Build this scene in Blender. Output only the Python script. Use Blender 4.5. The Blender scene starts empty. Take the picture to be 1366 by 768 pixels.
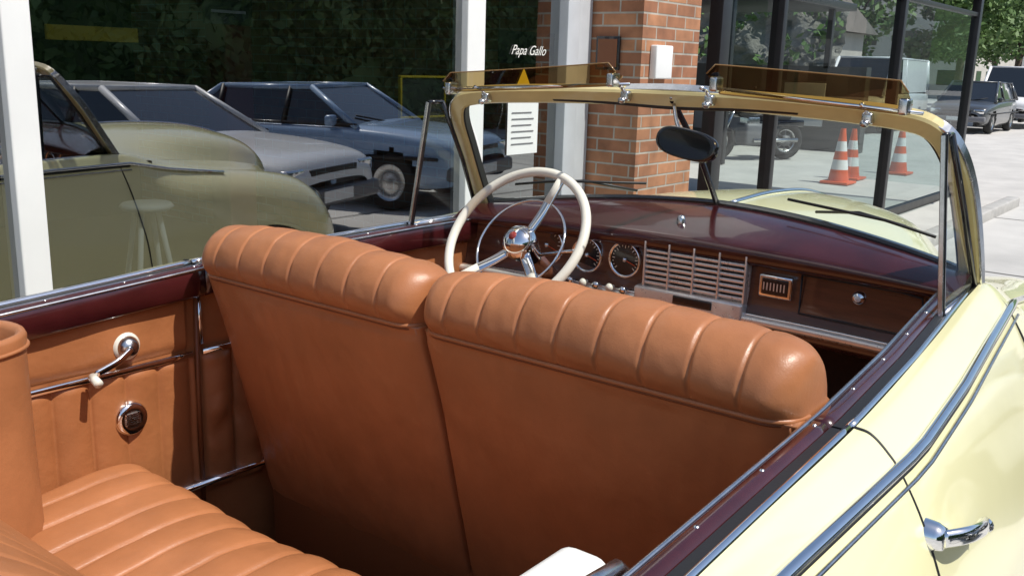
import bpy, bmesh, math, random
from mathutils import Matrix, Vector, Euler, noise
random.seed(7)
rad=math.radians
SC=bpy.context.scene
# ---------------------------------------------------------------- helpers
def link(o,parent=None):
    bpy.context.collection.objects.link(o)
    if parent is not None: o.parent=parent
    return o
def empty(name,loc=(0,0,0),rz=0):
    e=bpy.data.objects.new(name,None); e.empty_display_size=.1; link(e); e.location=loc; e.rotation_euler=(0,0,rz); return e
def mesh(name,vs,fs,mat,parent=None,smooth=False,mats=None,mi=None):
    m=bpy.data.meshes.new(name); m.from_pydata([tuple(v) for v in vs],[],fs); m.update()
    for mm in (mats or [mat]): m.materials.append(mm)
    if mi: m.polygons.foreach_set('material_index',mi)
    if smooth: m.polygons.foreach_set('use_smooth',[True]*len(m.polygons))
    o=bpy.data.objects.new(name,m); link(o,parent); return o
def fixn(o):
    bm=bmesh.new(); bm.from_mesh(o.data); bmesh.ops.remove_doubles(bm,verts=bm.verts,dist=1e-5)
    bmesh.ops.recalc_face_normals(bm,faces=bm.faces); bm.to_mesh(o.data); bm.free(); return o
def box(name,lo,hi,mat,parent=None,bev=0.0,seg=3,rot=None,smooth=True):
    bm=bmesh.new(); bmesh.ops.create_cube(bm,size=1)
    c=[(a+b)/2 for a,b in zip(lo,hi)]; s=[abs(b-a) for a,b in zip(lo,hi)]
    bmesh.ops.scale(bm,vec=s,verts=bm.verts)
    if bev>0: bmesh.ops.bevel(bm,geom=bm.edges[:],offset=min(bev,min(s)*.49),segments=seg,profile=.5,affect='EDGES')
    if rot: bmesh.ops.rotate(bm,matrix=Euler(rot).to_matrix(),verts=bm.verts)
    bmesh.ops.translate(bm,vec=c,verts=bm.verts)
    m=bpy.data.meshes.new(name); bm.to_mesh(m); bm.free(); m.materials.append(mat)
    if bev>0 and smooth: m.polygons.foreach_set('use_smooth',[True]*len(m.polygons))
    o=bpy.data.objects.new(name,m); link(o,parent); return o
def crom(P,n):
    P=[Vector(p) for p in P]; out=[]
    for i in range(len(P)-1):
        p0=P[i-1] if i>0 else P[i]*2-P[i+1]; p1=P[i]; p2=P[i+1]; p3=P[i+2] if i+2<len(P) else P[i+1]*2-P[i]
        for k in range(n):
            t=k/n
            out.append(.5*((2*p1)+(p2-p0)*t+(2*p0-5*p1+4*p2-p3)*t*t+(3*p1-p0-3*p2+p3)*t**3))
    out.append(P[-1]); return out
def grid(name,rows,mat,parent=None,smooth=True,closed=False,skip=None,cap=False):
    nu=len(rows); nv=len(rows[0]); vs=[p for r in rows for p in r]; fs=[]
    for i in range(nu-1):
        for j in range(nv if closed else nv-1):
            a=i*nv+j; b=i*nv+(j+1)%nv; c=(i+1)*nv+(j+1)%nv; d=(i+1)*nv+j
            if skip:
                cc=(Vector(vs[a])+Vector(vs[b])+Vector(vs[c])+Vector(vs[d]))/4
                if skip(cc): continue
            fs.append((a,b,c,d))
    if cap:
        fs.append(tuple(range(nv))[::-1]); fs.append(tuple((nu-1)*nv+k for k in range(nv)))
    o=mesh(name,vs,fs,mat,parent,smooth); fixn(o); return o
def loft(name,secs,mat,parent=None,nu=6,nv=5,**k):
    R=[crom(s,nv) for s in secs]; cols=[crom([r[j] for r in R],nu) for j in range(len(R[0]))]
    rows=[[cols[j][i] for j in range(len(cols))] for i in range(len(cols[0]))]
    return grid(name,rows,mat,parent,**k)
def sweep(name,path,prof,mat,parent=None,up=(0,0,1),smooth=False,cap=True):
    path=[Vector(p) for p in path]; rows=[]
    for i,p in enumerate(path):
        t=(path[min(i+1,len(path)-1)]-path[max(i-1,0)]).normalized()
        U=Vector(up); s=t.cross(U).normalized(); u=s.cross(t).normalized()
        rows.append([p+s*a+u*b for a,b in prof])
    return grid(name,rows,mat,parent,smooth=smooth,closed=True,cap=cap)
def circ(r,n=12,ry=None): 
    ry=ry or r
    return [(r*math.cos(2*math.pi*k/n),ry*math.sin(2*math.pi*k/n)) for k in range(n)]
def rect(w,h,c=.25):
    a=w/2;b=h/2;k=min(w,h)*c
    return [(-a+k,-b),(a-k,-b),(a,-b+k),(a,b-k),(a-k,b),(-a+k,b),(-a,b-k),(-a,-b+k)]
def tube(name,path,r,mat,parent=None,n=10,up=(0,0,1)):
    p=[Vector(q) for q in path]
    d=(p[-1]-p[0]).normalized()
    if abs(d.dot(Vector(up)))>.9: up=(1,0,0) if abs(d.x)<.5 else (0,1,0)
    return sweep(name,p,circ(r,n),mat,parent,up=up,smooth=True)
def revolve(name,prof,mat,parent=None,n=32,axis=(0,0,1),loc=(0,0,0),smooth=True):
    q=Vector((0,0,1)).rotation_difference(Vector(axis)); L=Vector(loc)
    rows=[[L+q@Vector((r*math.cos(2*math.pi*k/n),r*math.sin(2*math.pi*k/n),h)) for k in range(n)] for r,h in prof]
    o=grid(name,rows,mat,parent,smooth=smooth,closed=True,cap=False); return o
def torus(name,R,r,mat,parent=None,loc=(0,0,0),axis=(0,0,1),n=64,m=12):
    q=Vector((0,0,1)).rotation_difference(Vector(axis)); L=Vector(loc)
    vs=[];fs=[]
    for i in range(n):
        a=2*math.pi*i/n
        for j in range(m):
            b=2*math.pi*j/m
            vs.append(L+q@Vector(((R+r*math.cos(b))*math.cos(a),(R+r*math.cos(b))*math.sin(a),r*math.sin(b))))
    for i in range(n):
        for j in range(m):
            fs.append((i*m+j,((i+1)%n)*m+j,((i+1)%n)*m+(j+1)%m,i*m+(j+1)%m))
    return fixn(mesh(name,vs,fs,mat,parent,True))
# ---------------------------------------------------------------- materials
def mat(name,col,rough=.5,metal=0,coat=0,var=0,vs=5,bump=0,bs=50,col2=None,bump2=0,bs2=10,spec=None,stretch=None):
    m=bpy.data.materials.new(name); m.use_nodes=True; nt=m.node_tree; b=nt.nodes['Principled BSDF']
    b.inputs['Base Color'].default_value=(*col,1); b.inputs['Roughness'].default_value=rough; b.inputs['Metallic'].default_value=metal
    b.inputs['Coat Weight'].default_value=coat; b.inputs['Coat Roughness'].default_value=.04
    if spec is not None: b.inputs['Specular IOR Level'].default_value=spec
    tc=nt.nodes.new('ShaderNodeTexCoord'); src=tc.outputs['Object']
    if stretch:
        mp=nt.nodes.new('ShaderNodeMapping'); mp.inputs['Scale'].default_value=stretch; nt.links.new(src,mp.inputs[0]); src=mp.outputs[0]
    if var or col2:
        n=nt.nodes.new('ShaderNodeTexNoise'); n.inputs['Scale'].default_value=vs; n.inputs['Detail'].default_value=6; n.inputs['Roughness'].default_value=.6
        nt.links.new(src,n.inputs['Vector'])
        r=nt.nodes.new('ShaderNodeValToRGB'); r.color_ramp.elements[0].position=.3; r.color_ramp.elements[1].position=.7
        c2=col2 or tuple(min(1,c*(1+var)) for c in col)
        c1=col if col2 else tuple(c*(1-var) for c in col)
        r.color_ramp.elements[0].color=(*c1,1); r.color_ramp.elements[1].color=(*c2,1)
        nt.links.new(n.outputs['Fac'],r.inputs[0]); nt.links.new(r.outputs[0],b.inputs['Base Color'])
        mr=nt.nodes.new('ShaderNodeMapRange'); mr.inputs[3].default_value=max(.02,rough*.8); mr.inputs[4].default_value=min(1,rough*1.25)
        nt.links.new(n.outputs['Fac'],mr.inputs[0]); nt.links.new(mr.outputs[0],b.inputs['Roughness'])
    last=None
    for st,sc in ((bump,bs),(bump2,bs2)):
        if st:
            n=nt.nodes.new('ShaderNodeTexNoise'); n.inputs['Scale'].default_value=sc; n.inputs['Detail'].default_value=4
            nt.links.new(tc.outputs['Object'],n.inputs['Vector'])
            bp=nt.nodes.new('ShaderNodeBump'); bp.inputs['Strength'].default_value=st; bp.inputs['Distance'].default_value=.6/sc
            nt.links.new(n.outputs['Fac'],bp.inputs['Height'])
            if last: nt.links.new(last.outputs[0],bp.inputs['Normal'])
            last=bp
    if last: nt.links.new(last.outputs[0],b.inputs['Normal'])
    return m
def glass(name,tint,f0,rough=0.0,gain=1.0,wave=0):
    # thin pane: two-sided Schlick reflectance (f0 at normal incidence)
    m=bpy.data.materials.new(name); m.use_nodes=True; nt=m.node_tree; nt.nodes.clear()
    o=nt.nodes.new('ShaderNodeOutputMaterial'); mx=nt.nodes.new('ShaderNodeMixShader'); t=nt.nodes.new('ShaderNodeBsdfTransparent'); g=nt.nodes.new('ShaderNodeBsdfGlossy')
    t.inputs[0].default_value=(*tint,1); g.inputs['Roughness'].default_value=rough
    lw=nt.nodes.new('ShaderNodeLayerWeight'); lw.inputs[0].default_value=.5
    pw=nt.nodes.new('ShaderNodeMath'); pw.operation='POWER'; pw.inputs[1].default_value=5
    ma=nt.nodes.new('ShaderNodeMath'); ma.operation='MULTIPLY_ADD'; ma.inputs[1].default_value=(1-f0)*gain; ma.inputs[2].default_value=f0; ma.use_clamp=True
    nt.links.new(lw.outputs['Facing'],pw.inputs[0]); nt.links.new(pw.outputs[0],ma.inputs[0]); nt.links.new(ma.outputs[0],mx.inputs[0]); nt.links.new(t.outputs[0],mx.inputs[1]); nt.links.new(g.outputs[0],mx.inputs[2]); nt.links.new(mx.outputs[0],o.inputs[0])
    if wave:
        tc=nt.nodes.new('ShaderNodeTexCoord'); n=nt.nodes.new('ShaderNodeTexNoise'); n.inputs['Scale'].default_value=1.1; n.inputs['Detail'].default_value=0; nt.links.new(tc.outputs['Object'],n.inputs[0])
        bp=nt.nodes.new('ShaderNodeBump'); bp.inputs['Distance'].default_value=wave; nt.links.new(n.outputs['Fac'],bp.inputs['Height']); nt.links.new(bp.outputs[0],g.inputs['Normal'])
    return m
def brickmat(name,c1,c2,mort,bw=.215,bh=.068):
    m=bpy.data.materials.new(name); m.use_nodes=True; nt=m.node_tree; b=nt.nodes['Principled BSDF']
    tc=nt.nodes.new('ShaderNodeTexCoord'); sp=nt.nodes.new('ShaderNodeSeparateXYZ'); ad=nt.nodes.new('ShaderNodeMath'); cb=nt.nodes.new('ShaderNodeCombineXYZ')
    nt.links.new(tc.outputs['Object'],sp.inputs[0]); nt.links.new(sp.outputs[0],ad.inputs[0]); nt.links.new(sp.outputs[1],ad.inputs[1])
    nt.links.new(ad.outputs[0],cb.inputs[0]); nt.links.new(sp.outputs[2],cb.inputs[1])
    k=nt.nodes.new('ShaderNodeTexBrick'); k.inputs['Scale'].default_value=1; k.inputs['Brick Width'].default_value=bw; k.inputs['Row Height'].default_value=bh
    k.inputs['Mortar Size'].default_value=.006; k.inputs['Mortar Smooth'].default_value=.3; k.inputs['Color1'].default_value=(*c1,1); k.inputs['Color2'].default_value=(*c2,1); k.inputs['Mortar'].default_value=(*mort,1)
    nt.links.new(cb.outputs[0],k.inputs['Vector'])
    n=nt.nodes.new('ShaderNodeTexNoise'); n.inputs['Scale'].default_value=9; n.inputs['Detail'].default_value=8; nt.links.new(tc.outputs['Object'],n.inputs[0])
    mx=nt.nodes.new('ShaderNodeMixRGB'); mx.blend_type='MULTIPLY'; mx.inputs[0].default_value=.6
    rr=nt.nodes.new('ShaderNodeValToRGB'); rr.color_ramp.elements[0].position=.3; rr.color_ramp.elements[0].color=(.45,.45,.45,1); rr.color_ramp.elements[1].position=.7; rr.color_ramp.elements[1].color=(1.2,1.2,1.2,1)
    nt.links.new(n.outputs['Fac'],rr.inputs[0]); nt.links.new(k.outputs['Color'],mx.inputs[1]); nt.links.new(rr.outputs[0],mx.inputs[2]); nt.links.new(mx.outputs[0],b.inputs['Base Color'])
    bp=nt.nodes.new('ShaderNodeBump'); bp.invert=True; bp.inputs['Strength'].default_value=.7; bp.inputs['Distance'].default_value=.006; nt.links.new(k.outputs['Fac'],bp.inputs['Height']); nt.links.new(bp.outputs[0],b.inputs['Normal'])
    b.inputs['Roughness'].default_value=.85
    return m
M={}
M['paint']=mat('cream_yellow_paint',(.80,.765,.45),.22,0,.8,var=.03,vs=2,bump=.02,bs=300)
M['frame']=mat('mustard_frame_paint',(.60,.50,.23),.35,0,.4,var=.08,vs=12)
M['maroon']=mat('maroon_lacquer',(.045,.007,.008),.22,0,.7,var=.35,vs=9,bump=.03,bs=60)
M['brownmetal']=mat('brown_dash_woodgrain',(.13,.050,.026),.25,0,.8,col2=(.050,.018,.011),vs=5,stretch=(1,1,9))
M['leather']=mat('tan_leather',(.375,.146,.058),.38,0,0,var=.12,vs=7,bump=.22,bs=420,bump2=.07,bs2=16,spec=.5)
M['leatherd']=mat('tan_leather_panel',(.34,.126,.046),.42,0,0,var=.14,vs=6,bump=.2,bs=400,bump2=.12,bs2=11)
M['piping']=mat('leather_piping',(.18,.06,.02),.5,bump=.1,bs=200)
M['chrome']=mat('chrome',(.84,.84,.84),.08,1,var=.04,vs=30)
M['chromew']=mat('worn_chrome',(.6,.6,.6),.25,1,var=.15,vs=40)
M['copper']=mat('satin_grille_metal',(.80,.75,.68),.28,.55,var=.08,vs=30)
M['black']=mat('black_rubber',(.012,.012,.013),.5,bump=.1,bs=200)
M['blackgl']=mat('black_enamel',(.01,.01,.012),.2,coat=.5)
M['carpet']=mat('brown_carpet',(.030,.016,.011),.95,var=.3,vs=60,bump=.6,bs=300)
M['ivory']=mat('ivory_plastic',(.74,.71,.61),.28,coat=.4,var=.04,vs=10)
M['vinyl']=mat('white_vinyl',(.74,.73,.68),.45,var=.05,vs=8,bump=.1,bs=200)
M['white']=mat('white_paint',(.78,.78,.77),.4,var=.04,vs=3)
M['greywhite']=mat('aged_white_plastic',(.42,.43,.44),.5,var=.06,vs=3)
M['greyframe']=mat('grey_alu',(.55,.57,.60),.4,.1,var=.06,vs=6)
M['blackframe']=mat('black_steel',(.018,.018,.02),.4,var=.2,vs=8)
M['wsglass']=glass('windshield_glass',(.92,.96,.94),.035,gain=.6)
M['amber']=glass('amber_plexiglass',(.42,.31,.14),.06,gain=.5)
M['shopglass']=glass('shop_glass',(.50,.55,.55),.42,wave=.0035)
M['shelterglass']=glass('shelter_glass',(.74,.82,.82),.07,gain=.6)
M['carglass']=mat('dark_car_glass',(.012,.015,.018),.05,0,.8)
M['brick']=brickmat('brick',(.47,.22,.11),(.30,.125,.065),(.42,.38,.32))
M['concrete']=mat('concrete_paving',(.50,.48,.45),.85,var=.12,vs=1.5,bump=.3,bs=40)
M['asphalt']=mat('asphalt',(.48,.47,.45),.9,var=.16,vs=.8,bump=.6,bs=90)
M['joint']=mat('pavement_joint',(.15,.145,.14),.95)
M['kerb']=mat('kerb_stone',(.40,.39,.37),.85,var=.15,vs=6,bump=.3,bs=50)
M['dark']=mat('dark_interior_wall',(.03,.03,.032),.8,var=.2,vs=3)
M['tyre']=mat('tyre',(.02,.02,.02),.8,bump=.2,bs=60)
M['red']=mat('red_paint',(.45,.02,.02),.4,var=.1,vs=5)
M['dred']=mat('dark_red_paint',(.13,.008,.008),.5,var=.1,vs=5)
M['orange']=mat('orange_plastic',(.70,.10,.02),.45,var=.12,vs=6)
M['yellow']=mat('yellow_paint',(.75,.55,.04),.4,var=.05,vs=6)
M['leaf']=mat('foliage',(.045,.095,.02),.6,col2=(.12,.20,.05),vs=1.3)
M['leafd']=mat('foliage_dark',(.035,.08,.02),.6,col2=(.10,.18,.05),vs=1.0)
M['bark']=mat('bark',(.10,.07,.05),.9,var=.3,vs=8,bump=.5,bs=30)
M['redhub']=mat('red_enamel',(.25,.03,.02),.2,coat=.6)
M['roof']=mat('roof_sheet',(.20,.17,.15),.7,var=.2,vs=2)
M['plaster']=mat('plaster',(.42,.40,.36),.85,var=.12,vs=1)
M['stone']=mat('rock_face',(.10,.10,.085),.9,col2=(.27,.26,.23),vs=1.6,bump=.8,bs=4)
M['grey']=mat('grey_plastic',(.15,.15,.16),.5)
M['garage']=mat('garage_wall_paint',(.05,.052,.05),.8,var=.35,vs=1.5)
M['amber_edge']=mat('amber_edge',(.26,.15,.05),.25,coat=.4)
M['bluecloth']=mat('blue_cloth',(.04,.10,.26),.8,var=.2,vs=8,bump=.5,bs=12)

C0=1.2
def lerpT(T,x):
    if x<=T[0][0]: return T[0][1]
    for (a,va),(b,vb) in zip(T,T[1:]):
        if x<=b:
            t=(x-a)/(b-a); return va+(vb-va)*t
    return T[-1][1]
def beltz(x): return lerpT([(-1.6,.94),(-.8,.985),(0,1.035),(.8,1.09),(1.35,1.12),(2.0,1.14),(2.6,1.15)],x)
def tap(x): return lerpT([(-1.6,.10),(-.8,.03),(0,0),(1.35,0),(1.7,.018),(2.1,.05),(2.4,.075)],x)
def mh(x): return lerpT([(-.8,.865),(.0,.852),(.6,.842),(.95,.857),(1.4,.884)],x)
# ================================================================= CONVERTIBLE
car=empty('convertible_car')
SHX=[-.8,-.2,.4,.7,1.0,1.35,1.8,2.15,2.38]
def shellsec(x):
    dz=beltz(x)-1.12; t=tap(x); q=mh(x)-.884
    k=[(.81,1.132+dz),(.835+q*.4,1.128+dz),(.862+q*.8,1.108+dz),(.888+q,1.078+dz),(.925+q*.6,1.0+dz*.6),(.965+q*.2,.88+dz*.2),(.99,.74),(.99,.5),(.94,.28)]
    f=[1,1,1,1,.8,.5,.2,0,0]
    return [(h-t*g,z) for (h,z),g in zip(k,f)]
def fx_(x): return 2.38+(x-2.38)*.92
front={2.62:[(.66,1.115),(.70,1.105),(.745,1.09),(.80,1.06),(.885,.99),(.955,.88),(.99,.74),(.99,.5),(.94,.28)],
 2.95:[(.55,1.085),(.62,1.05),(.71,1.055),(.80,1.03),(.885,.97),(.95,.87),(.985,.74),(.985,.5),(.94,.28)],
 3.3:[(.45,1.05),(.55,1.01),(.68,1.02),(.79,.99),(.87,.93),(.93,.84),(.96,.72),(.96,.5),(.92,.28)],
 3.58:[(.32,.99),(.45,.95),(.62,.96),(.73,.93),(.82,.87),(.875,.79),(.90,.68),(.90,.5),(.86,.28)],
 3.74:[(.22,.86),(.36,.84),(.54,.85),(.64,.82),(.72,.77),(.77,.71),(.79,.62),(.79,.48),(.75,.3)],
 3.80:[(.14,.70),(.28,.70),(.46,.72),(.56,.70),(.63,.67),(.67,.63),(.68,.56),(.68,.46),(.65,.34)]}
front={fx_(k):v for k,v in front.items()}
rear={-1.75:[(.3,.6),(.36,.6),(.42,.6),(.48,.6),(.56,.58),(.62,.55),(.66,.5),(.66,.45),(.62,.36)],
 -1.65:[(.5,.82),(.54,.82),(.58,.81),(.63,.8),(.72,.76),(.8,.68),(.84,.6),(.84,.48),(.8,.3)],
 -1.35:[(.66,.93),(.69,.925),(.72,.91),(.76,.89),(.86,.84),(.93,.74),(.95,.64),(.95,.48),(.9,.28)]}
AR=[(3.04,.37,.42),(-.72,.37,.40)]
def inarch(c): return any((c.x-x)**2+(c.z-z)**2<r*r for x,z,r in AR) and abs(c.y-C0)>.6
GX=1.31
for sg,nm in ((1,'left'),(-1,'right')):
    S=[]
    for x in sorted(rear): S.append([(x,C0+sg*h,z) for h,z in rear[x]])
    for x in SHX: S.append([(x,C0+sg*h,z) for h,z in shellsec(x)])
    for x in sorted(front): S.append([(x,C0+sg*h,z) for h,z in front[x]])
    loft('body_side_'+nm,S,M['paint'],car,nu=14,nv=6,skip=inarch)
    for wx,wz,wr in AR:
        torus('wheel_arch_lip',wr,.012,M['paint'],car,(wx,C0+sg*(.955 if wx>0 else .95),wz),(0,1,0),48,8)
        revolve('tyre',[(.2,-.09),(.33,-.095),(.355,-.06),(.36,0),(.355,.06),(.33,.095),(.2,.09)],M['tyre'],car,40,(0,1,0),(wx,C0+sg*.82,.36))
        revolve('whitewall',[(.225,.0),(.30,.004)],M['vinyl'],car,40,(0,sg,0),(wx,C0+sg*.916,.36))
        revolve('hubcap',[(.22,.0),(.20,.03),(.12,.045),(.05,.06),(0.001,.062)],M['chrome'],car,32,(0,sg,0),(wx,C0+sg*.905,.36))
        grid('wheel_well',[[(wx+wr*1.02*math.cos(a),C0+sg*y,wz+wr*1.02*math.sin(a)) for a in [math.pi*k/16-.3 for k in range(20)]] for y in (.5,.95)],M['black'],car)
hood={2.38:[(0,1.20),(.3,1.195),(.55,1.175),(.735,1.147)],2.62:[(0,1.235),(.25,1.225),(.48,1.185),(.66,1.115)],
 2.95:[(0,1.24),(.22,1.228),(.42,1.185),(.55,1.085)],3.3:[(0,1.215),(.19,1.20),(.35,1.15),(.45,1.05)],
 3.58:[(0,1.14),(.14,1.13),(.26,1.08),(.32,.99)],3.74:[(0,.99),(.09,.98),(.17,.94),(.22,.86)],3.80:[(0,.80),(.05,.79),(.10,.76),(.14,.70)]}
hood={fx_(k):v for k,v in hood.items()}
S=[]
for x in sorted(hood):
    h=hood[x]; S.append([(x,C0-a,z) for a,z in h[::-1]]+[(x,C0+a,z) for a,z in h[1:]])
loft('hood',S,M['paint'],car,nu=14,nv=6)
tube('hood_center_trim',crom([(x,C0,hood[x][0][1]+.004) for x in sorted(hood)[1:-1]],8),.008,M['chrome'],car)
DX=-.11
box('grille_backing',(3.66+DX,C0-.66,.36),(3.74+DX,C0+.66,.72),M['black'],car,.02)
for k in range(15): 
    y=C0-.56+k*.08; tube('grille_tooth',[(3.78+DX,y,.42),(3.82+DX,y,.52),(3.78+DX,y,.68)],.014,M['chrome'],car)
sweep('front_bumper',crom([(3.45,C0-1.0,.44),(3.68,C0-.85,.44),(3.8,C0-.4,.44),(3.82,C0,.44),(3.8,C0+.4,.44),(3.68,C0+.85,.44),(3.45,C0+1.0,.44)],8),rect(.03,.13,.4),M['chrome'],car)
for sg in(1,-1):
    revolve('headlight',[(.001,.05),(.05,.045),(.085,.02),(.10,0),(.11,-.02)],M['chrome'],car,32,(1,0,0),(3.70+DX,C0+sg*.63,.80))
    revolve('headlight_lens',[(.001,.062),(.05,.055),(.083,.03)],M['vinyl'],car,32,(1,0,0),(3.70+DX,C0+sg*.63,.80))
dk=[(-1.75,.60,.3),(-1.65,.82,.5),(-1.35,.96,.66),(-.8,1.03,.78),(-.2,1.07,.81),(.3,1.085,.81)]
S=[]
for x,zc,hw in dk:
    ze=.6 if x<-1.7 else(.82 if x<-1.6 else(.93 if x<-1.3 else beltz(x)+.012))
    hw=hw if x<-1.3 else .81-tap(x)
    S.append([(x,C0+hw*t,ze+(zc+.02-ze)*(1-t*t)) for t in (-1,-.6,-.2,.2,.6,1)])
loft('rear_deck',S,M['paint'],car,nu=8,nv=4)
sweep('rear_bumper',crom([(-1.5,C0-.95,.44),(-1.78,C0-.7,.44),(-1.86,C0,.44),(-1.78,C0+.7,.44),(-1.5,C0+.95,.44)],8),rect(.03,.13,.4),M['chrome'],car)
def beltpath(hw,dz,x0,x1,sg,n=40):
    out=[]
    for k in range(n+1):
        x=x0+(x1-x0)*k/n; h=hw(x) if callable(hw) else hw
        out.append((x,C0+sg*(h-tap(x)),beltz(x)+dz))
    return out
for sg,nm in((1,'left'),(-1,'right')):
    for a,b in((.3,GX-.003),(GX+.003,2.30)):
        sweep('garnish_rail_'+nm,beltpath(.762,-.028,a,b,sg),rect(.036,.076,.28),M['maroon'],car,smooth=True)
        sweep('window_channel_'+nm,beltpath(.787,-.004,a,b,sg),rect(.02,.02,.1),M['black'],car)
        sweep('channel_chrome_'+nm,beltpath(.803,.008,a,b,sg),rect(.013,.016,.35),M['chrome'],car,smooth=True)
    sweep('rail_inner_bead_'+nm,beltpath(.745,.004,.3,2.25,sg),circ(.004,8),M['chromew'],car,smooth=True)
    sweep('belt_molding_'+nm,beltpath(lambda x:mh(x)+.002,-.026,-.6,2.38,sg)+[(fx_(x),C0+sg*(h+.006),z) for x,h,z in((2.62,.775,1.079),(2.8,.775,1.06),(2.95,.775,1.045))],circ(.010,10,.008),M['chrome'],car,smooth=True)
    sweep('molding_groove_'+nm,beltpath(lambda x:mh(x)+.0155,-.052,-.6,2.38,sg),circ(.0035,6),M['chromew'],car,smooth=True)
    sweep('molding_dark_groove_'+nm,beltpath(lambda x:mh(x)+.006,-.037,-.6,2.38,sg),circ(.0035,6),M['black'],car,smooth=True)  # black bead forming the dark groove beside the chrome molding
    for gx in(GX,2.33):
        P=[(gx+ (0 if i<4 else .008*(i-3)),C0+sg*(h+.0005),z+.0005) for i,(h,z) in enumerate(shellsec(gx))]
        tube('door_gap_'+nm,crom(P,8),.003,M['black'],car,8)
    for k in range(9):
        x=.75+k*.18; revolve('rail_screw',[(.001,.0015),(.003,.001),(.004,-.001)],M['chromew'],car,10,(0,0,1),(x,C0+sg*(.76-tap(x)),beltz(x)+.0105))
for sg in(-1,1):
    yb=C0+sg*.925; hx=1.33
    revolve('door_handle_base',[(.001,.022),(.016,.02),(.021,.008),(.023,-.012)],M['chrome'],car,24,(0,sg,0),(hx,yb,.995))
    sweep('door_handle',crom([(hx-.006,yb+sg*.018,.997),(hx+.03,yb+sg*.042,.998),(hx+.09,yb+sg*.048,.985),(hx+.15,yb+sg*.042,.966)],8),[(a*1.0,b) for a,b in circ(.008,12,.0135)],M['chrome'],car,smooth=True)
    revolve('door_handle_tip',[(.001,.012),(.008,.009),(.0125,0),(.008,-.009),(.001,-.012)],M['chrome'],car,16,(1,0,0),(hx+.152,yb+sg*.042,.966))
    revolve('door_lock',[(.001,.006),(.009,.005),(.011,-.006)],M['chrome'],car,16,(0,sg,0),(hx+.02,C0+sg*.948,.92))
# ---------------- windshield
n=Vector((-.8,0,-.5)).normalized()
def wsb(t): a=abs(t); return Vector((2.335+.175*(1-a**1.5),C0+.70*t,1.185+.060*(1-a*a)))
def wst(t): a=abs(t); return Vector((2.135+.07*(1-a**1.6),C0+.655*t,1.508+.034*(1-a**2.2)))
ts=[-1+2*k/40 for k in range(41)]
grid('windshield_glass',[[wsb(t).lerp(wst(t),v)+Vector((.02*math.sin(math.pi*v),0,.012*math.sin(math.pi*v))) for t in ts] for v in [k/8 for k in range(9)]],M['wsglass'],car)
half=[(2.36,.725,1.15),(2.30,.722,1.25),(2.225,.71,1.38),(2.165,.69,1.465),(2.135,.655,1.512),(2.138,.59,1.530),(2.155,.45,1.540),(2.185,.25,1.547),(2.205,.08,1.549)]
P=[(x,C0+h,z) for x,h,z in half]+[(x,C0-h,z) for x,h,z in half[::-1]]
P=crom(P,6)
sweep('windshield_frame',P,[(-.021,-.013),(.018,-.013),(.024,-.007),(.024,.012),(.018,.017),(-.017,.017),(-.022,.011),(-.022,-.008)],M['frame'],car,up=n,smooth=False)
def off(P,c,d): 
    return [Vector(p)+(Vector(c)-Vector(p)).normalized()*d for p in P]
sweep('windshield_gasket',off(P,(2.27,C0,1.35),.024),rect(.010,.026,.2),M['black'],car,up=n)
sweep('windshield_frame_trim',off(P,(2.27,C0,1.35),-.024),rect(.005,.028,.2),M['chromew'],car,up=n)
sweep('windshield_lower_gasket',[wsb(t)+Vector((-.004,0,.0)) for t in ts],rect(.03,.022,.3),M['blackgl'],car)
sweep('windshield_divider',[wsb(0)+Vector((-.008,0,0)),wsb(0).lerp(wst(0),.5)+Vector((.01,0,.004)),wst(0)+Vector((-.008,0,0))],rect(.016,.014,.3),M['blackgl'],car,up=n)
for y in (C0-.52,C0-.12,C0+.12,C0+.55):
    a=abs(y-C0)/.655; p=wst(a); p.y=y
    box('header_latch',(p.x-.045,y-.012,p.z-.008),(p.x-.018,y+.012,p.z+.018),M['chromew'],car,.006)
    tube('visor_bracket',[(p.x-.035,y,p.z+.012),(p.x-.06,y,p.z+.03),(p.x-.085,y,p.z+.035)],.005,M['chrome'],car)
    revolve('latch_knob',[(.001,.01),(.007,.007),(.009,0),(.007,-.007),(.001,-.01)],M['chromew'],car,14,(0,1,0),(p.x-.053,y,p.z-.006))
for y in [C0-.6+.15*k for k in range(9)]:
    a=min(1,abs(y-C0)/.655); p=wst(a); revolve('frame_screw',[(.001,.003),(.004,.002),(.005,-.003)],M['chromew'],car,10,(-.8,0,-.5),(p.x-.014,y,p.z+.004))
def visor(y0,y1,z0,z1,nm):
    rows=[]
    for v in [k/10 for k in range(11)]:
        row=[]
        for u in [k/24 for k in range(25)]:
            cy=min(u,1-u)*abs(y1-y0); r=.022; ins=0
            if cy<r: ins=r-math.sqrt(max(0,r*r-(r-cy)**2))
            zz0=z0[0]+(z0[1]-z0[0])*u; zz1=z1[0]+(z1[1]-z1[0])*u
            hh=zz1-zz0; z=zz0+min(ins,hh*.45)+(hh-2*min(ins,hh*.45))*v
            row.append((2.065-.035*v+.03*math.sin(u*math.pi),y0+(y1-y0)*u,z))
        rows.append(row)
    grid(nm,rows,M['amber'],car)
    for e in(10,0): tube(nm+'_edge',[rows[e][j] for j in range(25)],.0018,M['amber_edge'],car,6)
visor(1.835,1.27,(1.537,1.575),(1.588,1.630),'sun_visor_left')
visor(1.025,.575,(1.566,1.540),(1.632,1.608),'sun_visor_right')
tube('visor_rod',[(2.06,1.86,1.545),(2.09,1.55,1.562),(2.10,1.27,1.578)],.004,M['chrome'],car)
tube('visor_rod',[(2.10,1.04,1.576),(2.09,.80,1.56),(2.06,.55,1.545)],.004,M['chrome'],car)
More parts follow.
